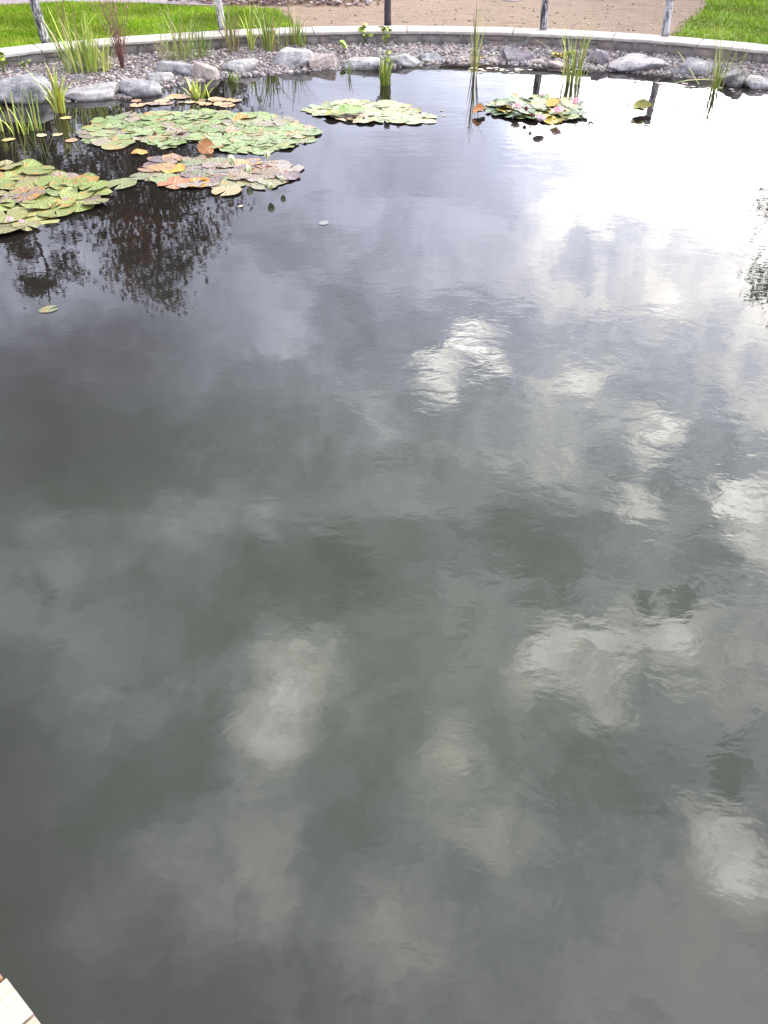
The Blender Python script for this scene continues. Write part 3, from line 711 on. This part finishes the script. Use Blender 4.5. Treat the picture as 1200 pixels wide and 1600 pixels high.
def put_pad(t, p, rad, pal, meshes, z, tilt, taper=.9):
    o = link('lily_pad', random.choice(meshes), t); o.location = Vector((p.x, p.y, z))-t.location; o.scale = (rad, rad*random.uniform(.85, 1), rad)
    ax = random.random()*6.28; tl = abs(random.gauss(0, tilt))
    o.rotation_euler = (Matrix.Rotation(tl, 3, Vector((math.cos(ax), math.sin(ax), 0)))@Matrix.Rotation(random.random()*6.28, 3, 'Z')).to_euler()
    o.color = hue(pal, .18); return o
def clump(poly, rad, gap, pal, label, meshes=None, tilt=.03, zmax=.02, n=4000, group='water lilies on the pond', skip=0):
    P = [at(x, y) for x, y in poly]; xs = [p.x for p in P]; ys = [p.y for p in P]
    c = Vector((sum(xs)/len(xs), sum(ys)/len(ys), 0)); t = empty('water_lily', c, label, 'water lily', group); pts = []
    for i in range(n):
        x = random.uniform(min(xs), max(xs)); y = random.uniform(min(ys), max(ys)); r = rad*random.uniform(.7, 1.15)
        if not inpoly(x, y, P): continue
        if all(math.hypot(x-a_, y-b_) > (r+q)*gap for a_, b_, q in pts) and random.random() > skip: pts.append((x, y, r))
    for k, (x, y, r) in enumerate(pts):
        pl_ = pal(x, y) if callable(pal) else pal
        put_pad(t, Vector((x, y, 0)), r, pl_, random.choice((meshes or (flat_pads, flat_pads, wavy_pads))), .003+zmax*random.random(), tilt)
    return t
PG = [(.17, .245, .09), (.21, .275, .12), (.25, .29, .15), (.19, .265, .08), (.25, .27, .14), (.23, .20, .145), (.20, .27, .10), (.21, .28, .10), (.19, .25, .10)]
PY = [(.21, .245, .07), (.18, .23, .055), (.27, .27, .10), (.22, .21, .10), (.15, .19, .06), (.20, .15, .12)]
PR = [(.24, .18, .13), (.26, .21, .16), (.24, .14, .09), (.21, .17, .15), (.20, .22, .12), (.38, .23, .10), (.24, .20, .17), (.15, .11, .11), (.26, .25, .16)]
PP = [(.31, .34, .17), (.26, .32, .14), (.36, .34, .21), (.44, .34, .23), (.22, .28, .11), (.27, .33, .15)]
PF = [(.06, .13, .03), (.08, .16, .03), (.13, .17, .03), (.26, .22, .03), (.06, .10, .03), (.08, .14, .04)]
tA = clump([(-90,262),(0,262),(60,268),(92,276),(120,286),(150,296),(165,308),(150,322),(105,328),(95,340),(60,346),(30,366),(-90,368)], .14, .50, PY, 'wavy yellow green water lily patch at the left below the open dark water', (wavy_pads, flat_pads), .055, .03)
tB = clump([(130,208),(150,190),(200,180),(300,176),(400,178),(440,186),(488,206),(480,220),(440,234),(380,240),(335,232),(318,222),(285,218),(262,232),(228,222),(212,212),(180,232),(140,220),(130,212)], .11, .42, PG, 'largest water lily patch, flat pale green pads crowded before the far left shore', None, .02, .012)
tC = clump([(238,262),(250,248),(300,246),(340,252),(400,254),(455,258),(458,272),(440,288),(425,292),(380,292),(350,296),(330,290),(290,290),(240,284),(215,278)], .115, .53, PR, 'rusty brown and mauve water lily patch with white green buds below the big green patch', None, .03, .012)
for (x, y, r, c, m_) in [(190,289,.135,[(.20,.22,.09)],flat_pads),(258,281,.12,[(.18,.22,.09)],flat_pads),(272,289,.13,[(.42,.17,.08)],wavy_pads),(305,289,.125,[(.48,.22,.03)],wavy_pads),(355,300,.12,[(.30,.24,.13)],flat_pads),(270,266,.12,[(.48,.26,.04)],wavy_pads),(218,240,.07,[(.5,.25,.05)],wavy_pads)]:
    put_pad(tC, at(x, y), r, c, m_, .012, .05)
tD = clump([(478,172),(505,165),(540,159),(600,162),(640,166),(650,176),(672,184),(676,190),(640,195),(560,190),(520,182),(485,178)], .105, .50, PP, 'pale cream and green water lily patch in front of the iris fan', None, .04, .012)
put_pad(tD, at(547, 172, .05), .15, [(.16, .27, .05)], wavy_pads, .05, .12)
o = put_pad(tD, at(525, 182), .13, [(.34, .34, .06)], wavy_pads, .02, .12)
tE = clump([(764,170),(775,162),(800,157),(840,155),(870,157),(900,163),(908,176),(905,184),(870,189),(830,188),(795,183),(770,176)], .095, .42, PF, 'pink flowering water lily patch with raised dark green pads in the bright water', (wavy_pads, flat_pads, wavy_pads), .15, .035)
def stand_pad(t, x, y, rad, col, rx, rz, z=.05, m_=None):
    z = z*.45+rad*math.sin(rx)*.45
    o = link('lily_pad', m_ or random.choice(wavy_pads), t); p = at(x, y, z); o.location = p-t.location; o.scale = (rad, rad, rad)
    o.rotation_euler = (rx, 0, rz); o.color = tuple(col)+(1,); return o
stand_pad(tE, 866, 163, .085, (.42, .25, .02), .55, .4, .06); stand_pad(tE, 889, 162, .09, (.45, .24, .06), .4, 1, .06)
stand_pad(tE, 835, 178, .12, (.10, .20, .06), .12, 2.4, .04); stand_pad(tE, 848, 163, .12, (.24, .30, .13), .25, .5, .07)
stand_pad(tE, 810, 157, .10, (.08, .17, .05), .55, 1.2, .08); stand_pad(tE, 782, 165, .09, (.38, .32, .02), .4, 2.2, .05); stand_pad(tE, 862, 187, .10, (.44, .34, .03), .15, .6, .02)
def flower(t, x, y, s, z, kind):
    p = at(x, y, z); mb = MB()
    cfg = {'open': [(9, .95, .25, 1), (8, .62, .2, 0), (6, .35, .16, 0)], 'bud': [(4, .34, .17, 2), (5, .22, .34, 1), (4, .1, .3, 1)], 'half': [(7, .6, .28, 1), (6, .35, .25, 0)], 'red': [(6, .5, .28, 0), (5, .25, .25, 0)]}[kind]
    for n, op, w, mi in cfg:
        ph = random.random()*6
        for k in range(n):
            a_ = ph+2*PI*k/n; vs = []
            for i in range(5):
                f = i/4; ww = w*math.sin(PI*min(.97, f*.8+.14))*(1 if f < 1 else 0)
                rr = math.sin(f*PI*.5)*op*.9+(.18*math.sin(f*PI) if op < .4 else .12*math.sin(f*PI)); zz = f*(1.15-op*.5)
                for sgn in (-1, 0, 1):
                    ww2 = ww*sgn; q = Vector((rr-abs(sgn)*.06*ww*3, ww2, zz+abs(sgn)*.04)); vs.append((q.x*math.cos(a_)-q.y*math.sin(a_), q.x*math.sin(a_)+q.y*math.cos(a_), q.z))
            fs = []
            for i in range(4):
                for j in range(2): b_ = i*3+j; fs.append((b_, b_+1, b_+4, b_+3))
            mb.add([Vector(v)*s for v in vs], fs, mi)
    if kind == 'open':
        for k in range(12):
            a_ = k*.52; mb.tube([(0, 0, .1*s), (math.cos(a_)*.16*s, math.sin(a_)*.16*s, .5*s)], [.03*s, .02*s], 4, 3)
    mats = [M_white, M_white, M_sepal, M_stamen] if kind == 'bud' else [M_red]*4 if kind == 'red' else [M_pink, M_palepink, M_sepal, M_stamen]
    o = mb.build('bud' if kind == 'bud' else 'flower', mats, t); o.location = p-t.location
    o.rotation_euler = (random.uniform(-.2, .25), random.uniform(-.25, .25), 0); return o
for x, y, s, k in [(808,170,.052,'open'),(843,190,.058,'open'),(872,178,.062,'open'),(899,163,.055,'open'),(849,153,.040,'half'),(822,174,.038,'red'),(831,184,.03,'red')]: flower(tE, x, y, s*1.1, .06, k)
for x, y, s in [(365,259,.062),(389,273,.052),(417,249,.048),(421,298,.050),(441,286,.040)]: flower(tC, x, y, s*1.3, .045, 'bud')
for x, y, s in [(17,347,.04),(34,349,.03)]: flower(tA, x, y, s, .04, 'half')
flower(tB, 243, 212, .03, .03, 'red'); flower(tB, 285, 212, .03, .03, 'red'); flower(tB, 348, 212, .025, .03, 'red')
stand_pad(tB, 322, 230, .07, (.32, .13, .03), .9, .2, .04); stand_pad(tB, 376, 186, .08, (.42, .24, .05), .2, .2, .02); stand_pad(tB, 362, 204, .06, (.34, .17, .10), .3, .9, .02)
# single leaves
def leaf_alone(px, py, rad, col, label, m_=None, z=.006, rx=.03, rz=0):
    p = at(px, py, z); o = link('floating_leaf', m_ or random.choice(flat_pads)); o.location = p; o.scale = (rad, rad*.8, rad); o.rotation_euler = (rx, 0, rz); o.color = tuple(col)+(1,)
    tag(o, label, 'leaf', 'single leaves floating on the pond')
leaf_alone(1003, 171, .105, (.26, .24, .05), 'folded olive and orange leaf alone in the bright water', fold_pads[1], .03, .45, .3)
leaf_alone(748, 174, .07, (.50, .24, .10), 'upturned orange leaf left of the pink flowering lilies', fold_pads[0], .03, .6, .5)
leaf_alone(923, 183, .045, (.50, .30, .16), 'small peach leaf just right of the pink flowering lilies', fold_pads[2], .02, .3, 1.5)
leaf_alone(76, 483, .055, (.15, .18, .10), 'dull pale leaf alone in water below the left tree reflection', flat_pads[2], .003, 0, .6)
leaf_alone(506, 348, .042, (.17, .18, .17), 'faint grey leaf alone in open water below the buds', flat_pads[4], .003, 0, 1.4)
leaf_alone(103, 184, .055, (.55, .42, .18), 'pale yellow leaf floating right of the bright iris fan', rz=.2)
leaf_alone(65, 211, .055, (.58, .48, .28), 'cream leaf floating beyond the thin leaning blades', rz=2)
leaf_alone(13, 218, .06, (.60, .45, .18), 'yellow leaf floating nearest the left picture edge', rz=4)
leaf_alone(90, 210, .05, (.50, .36, .22), 'tan leaf floating just left of the big green patch', rz=1)
leaf_alone(112, 219, .06, (.42, .24, .14), 'brownish leaf touching the left end of the big green patch', rz=1)
leaf_alone(376, 322, .02, (.60, .45, .30), 'tiny cream scrap floating in front of the rusty patch', rz=1)
FL = [(.50,.34,.20),(.42,.26,.16),(.55,.42,.25),(.34,.24,.20),(.50,.28,.10)]
cl = empty('leaf_litter', at(300, 160), 'drift of orange and pinkish floating lily leaves between the big green patch and the shore stones', 'leaf litter')
for i in range(30):
    x = random.uniform(212, 385); y = 163-6*math.sin((x-212)/173*PI)+random.gauss(0, 3.5)
    put_pad(cl, at(x, y), random.uniform(.03, .085), FL, flat_pads+wavy_pads[:0], .004+.008*random.random(), .03)
cl2 = empty('leaf_litter', at(830, 112), 'thin line of pale leaf scraps on the water below the purple boulder', 'leaf litter')
for i in range(22):
    put_pad(cl2, at(random.uniform(715, 905), random.gauss(112, 3)), random.uniform(.015, .045), [(.50,.44,.40),(.45,.33,.30),(.55,.48,.36)], flat_pads, .004, .03)
cl3 = empty('leaf_litter', at(1050, 130), 'sparse pinkish scraps on the water in front of the broad pink boulder', 'leaf litter')
for i in range(24):
    x = random.uniform(935, 1200); put_pad(cl3, at(x, 122+(x-935)*.09+random.gauss(0, 2.5)), random.uniform(.012, .035), [(.50,.42,.38),(.45,.33,.30),(.30,.22,.20)], flat_pads, .004, .03)
cl4 = empty('leaf_litter', at(1070, 168), 'tiny dark scraps drifting right of the folded olive leaf', 'leaf litter')
for x, y in [(1048,167),(1056,171),(1040,174),(1078,162),(1097,161),(1075,150),(985,158),(983,165),(690,173),(694,181),(1058,176)]:
    put_pad(cl4, at(x, y), random.uniform(.012, .022), [(.20,.14,.08),(.10,.08,.06)], flat_pads, .004, .06)

# ------------------------------------------------------------------ timber deck at the near left
ZD = .42
e0, e1 = at(0, 1515, ZD), at(65, 1600, ZD); ed = (e1-e0).normalized(); en = Vector((-ed.y, ed.x, 0))
if en.x > 0: en = -en                                     # into the deck, away from the water
deck = empty('timber_deck', e0, 'pale weathered timber deck corner with grooved boards at the pond edge', 'deck')
ang = math.atan2(en.y, en.x)
def board(s0, w, length, col, off=0):
    prof = []; ng = 3
    y = -w/2; prof.append((y, 0)); prof.append((y, .026)); prof.append((y+.003, .028))
    for g in range(1, ng):
        gy = -w/2+w*g/ng; prof += [(gy-.004, .028), (gy-.002, .0262), (gy+.002, .0262), (gy+.004, .028)]
    prof += [(w/2-.003, .028), (w/2, .026), (w/2, 0)]
    vs = []; fs = []; k = len(prof)
    for x in (off, length):
        for a_, b_ in prof: vs.append((x, a_, b_-.028))
    for i in range(k): fs.append((i, (i+1) % k, k+(i+1) % k, k+i))
    fs.append(tuple(range(k))[::-1]); fs.append(tuple(range(k, 2*k)))
    o = mesh('deck_board', vs, fs, M_deck, deck, smooth=False); o.location = ed*s0; o.rotation_euler = (0, 0, ang); o.color = tuple(col)+(1,)
gap0 = (at(9, 1525, ZD)-e0).length
W_B = .098; pitch_ = W_B+.006
for i in range(-12, 14):
    c = (.62, .42, .27) if i == -1 else (.95, .80, .72) if i == 1 else (.93, .89, .89)
    k = random.uniform(.92, 1.04); board(gap0+.003+W_B/2+i*pitch_, W_B, 2.2, tuple(q*k for q in c), .004 if i == -1 else random.uniform(0, .002))
mb = MB()
for k in range(3):
    c = ed*.05+en*(.12+k*.8); mb = MB(); mb.box(c.x, c.y, -.028-.06, .045, 2.7, .12, math.atan2(ed.y, ed.x)-PI/2); mb.build('joist', M_deck, deck, smooth=False).color = (.6, .5, .4, 1)
for s_ in (-1.0, 1.2):
    for k in (.2, 1.6):
        c = ed*s_+en*k; mb = MB(); mb.box(c.x, c.y, -.6, .09, .09, .9); mb.build('deck_post', M_deck, deck, smooth=False).color = (.6, .5, .4, 1)

# ------------------------------------------------------------------ trees, hedge and house seen mirrored in the water
def tree(loc, ht, crown, label, m_, seed, n_leaf=9000, leaf=.12, trunk_r=.16, droop=0, base=.3, group='trees beyond the pond'):
    rnd = random.Random(seed); t = empty('tree', loc, label, 'tree', group)
    mb = MB(); pts = [Vector((0, 0, -.1))]
    for i in range(1, 8): pts.append(Vector((rnd.gauss(0, .06)*i*.5, rnd.gauss(0, .06)*i*.5, ht*i/8)))
    mb.tube(pts, [trunk_r*(1-.85*i/7) for i in range(8)], 8)
    tips = []
    for i in range(26):
        f = rnd.uniform(base, .97); k = min(6, int(f*7)); o_ = pts[k].lerp(pts[k+1], f*7-k) if k < 7 else pts[-1]
        env = math.sin(PI*min(1, max(.08, (f-base*.7)/(1.05-base*.7))))**.7
        a_ = rnd.random()*6.28; L = crown*env*rnd.uniform(.6, 1.1); up = rnd.uniform(.1, .6)-droop
        e = o_+Vector((math.cos(a_)*L, math.sin(a_)*L, L*up)); m2 = o_.lerp(e, .5)+Vector((0, 0, .15*L))
        mb.tube([o_, m2, e], [trunk_r*.28, trunk_r*.16, trunk_r*.05], 5, cap=False); tips += [m2, e, m2.lerp(e, .5)]
        for j in range(2):
            e2 = m2+Vector((rnd.gauss(0, .5)*L, rnd.gauss(0, .5)*L, rnd.uniform(-.2, .4)*L)); mb.tube([m2, e2], [trunk_r*.12, trunk_r*.03], 4, cap=False); tips.append(e2)
    mb.build('trunk', M_bark, t)
    V = []; Fc = []; C = []
    for i in range(n_leaf):
        c = rnd.choice(tips)+Vector((rnd.gauss(0, .17)*crown*.8, rnd.gauss(0, .17)*crown*.8, rnd.gauss(0, .15)*crown*.8-abs(rnd.gauss(0, droop*crown*.4))))
        d = Vector((rnd.gauss(0, 1), rnd.gauss(0, 1), rnd.gauss(0, 1))).normalized(); e = d.cross(Vector((rnd.random(), rnd.random(), .3))).normalized(); L = leaf*rnd.uniform(.6, 1.3)
        b_ = len(V); V += [c, c+d*L*.5+e*L*.35, c+d*L, c+d*L*.5-e*L*.35]; Fc.append((b_, b_+1, b_+2, b_+3))
        g = min(1, max(0, rnd.gauss(.3, .2)+(.75 if mn.noise(c*.9+Vector((seed, 0, 0)))+.8*(c.z/ht-.8) > .2 else 0))); C += [(g, g, g)]*4
    o = mesh('crown', V, Fc, m_, t, smooth=False, cols=C)
    return t
def ground_pt(az, dist): return Vector((math.sin(R(az))*dist, math.cos(R(az))*dist, .165))
tree(ground_pt(-22.6, 23), 8.5, 1.1, 'slim dark birch whose top mirrors at the far left of the pond', M_foliage, 3, 9000, .12, .13, .18, .15)
tree(ground_pt(-15.2, 22), 8.2, 1.65, 'open crowned birch mirrored below the rusty lily patch', M_foliage, 5, 11000, .115, .16, .22, .15)
tree(ground_pt(-30.5, 23), 7.5, 1.9, 'broad dark tree left of the pale house', M_foliage, 9, 9000, .14, .2, .1, .1)
tree(ground_pt(-19.2, 24), 6.6, 1.3, 'small dark bush like tree between the two mirrored birches', M_foliage, 21, 5000, .12, .12, .2, .1)
tree(ground_pt(-10.5, 23), 6.8, 1.2, 'thin sparse birch, rightmost of the left hand trees', M_foliage, 12, 1500, .11, .09, .2, .2)
tree(ground_pt(31.3, 20), 7.1, 2.1, 'bushy green tree mirrored at the right edge of the pond', M_foliage2, 15, 26000, .14, .2, .05, .1)
tree(ground_pt(41, 20), 8, 2.4, 'second bushy green tree further right of the pond', M_foliage2, 18, 9000, .14, .2, .05, .15)
def hedge(az0, az1, dist, ht, label, n, m_, seed, name='hedge'):
    rnd = random.Random(seed); c = ground_pt((az0+az1)/2, dist); t = empty(name, c, label, name); V = []; Fc = []; C = []; mb = MB()
    for k in range(14):
        q = ground_pt(az0+(az1-az0)*(k+.5)/14, dist)-c; mb.tube([q, q+Vector((rnd.gauss(0, .2), rnd.gauss(0, .2), ht*.6)), q+Vector((rnd.gauss(0, .4), rnd.gauss(0, .3), ht*.9))], [.06, .04, .01], 5)
    mb.build('stem', M_bark, t)['kind'] = 'stuff'
    for i in range(n):
        az = rnd.uniform(az0, az1); top = ht*(.8+.35*mn.noise(Vector((az*.35, seed, 0)))+.18*mn.noise(Vector((az*1.7, seed, 3))))
        p = ground_pt(az, dist+rnd.gauss(0, .45))-c; p.z = top*rnd.random()**.8
        d = Vector((rnd.gauss(0, 1), rnd.gauss(0, 1), rnd.gauss(0, 1))).normalized(); e = d.cross(Vector((rnd.random(), rnd.random(), .3))).normalized(); L = .16*rnd.uniform(.6, 1.4)
        b_ = len(V); V += [p, p+d*L*.5+e*L*.4, p+d*L, p+d*L*.5-e*L*.4]; Fc.append((b_, b_+1, b_+2, b_+3)); g = min(1, max(0, rnd.gauss(.45, .25))); C += [(g, g, g)]*4
    mesh('foliage', V, Fc, m_, t, smooth=False, cols=C)
hedge(-36, -22.5, 19, 3.3, 'tall brownish hedge standing before the pale house', 16000, M_hedge, 4)
hedge(-23, -7.5, 19.5, 2.2, 'lower brownish hedge right of the tall one', 10000, M_hedge, 6)
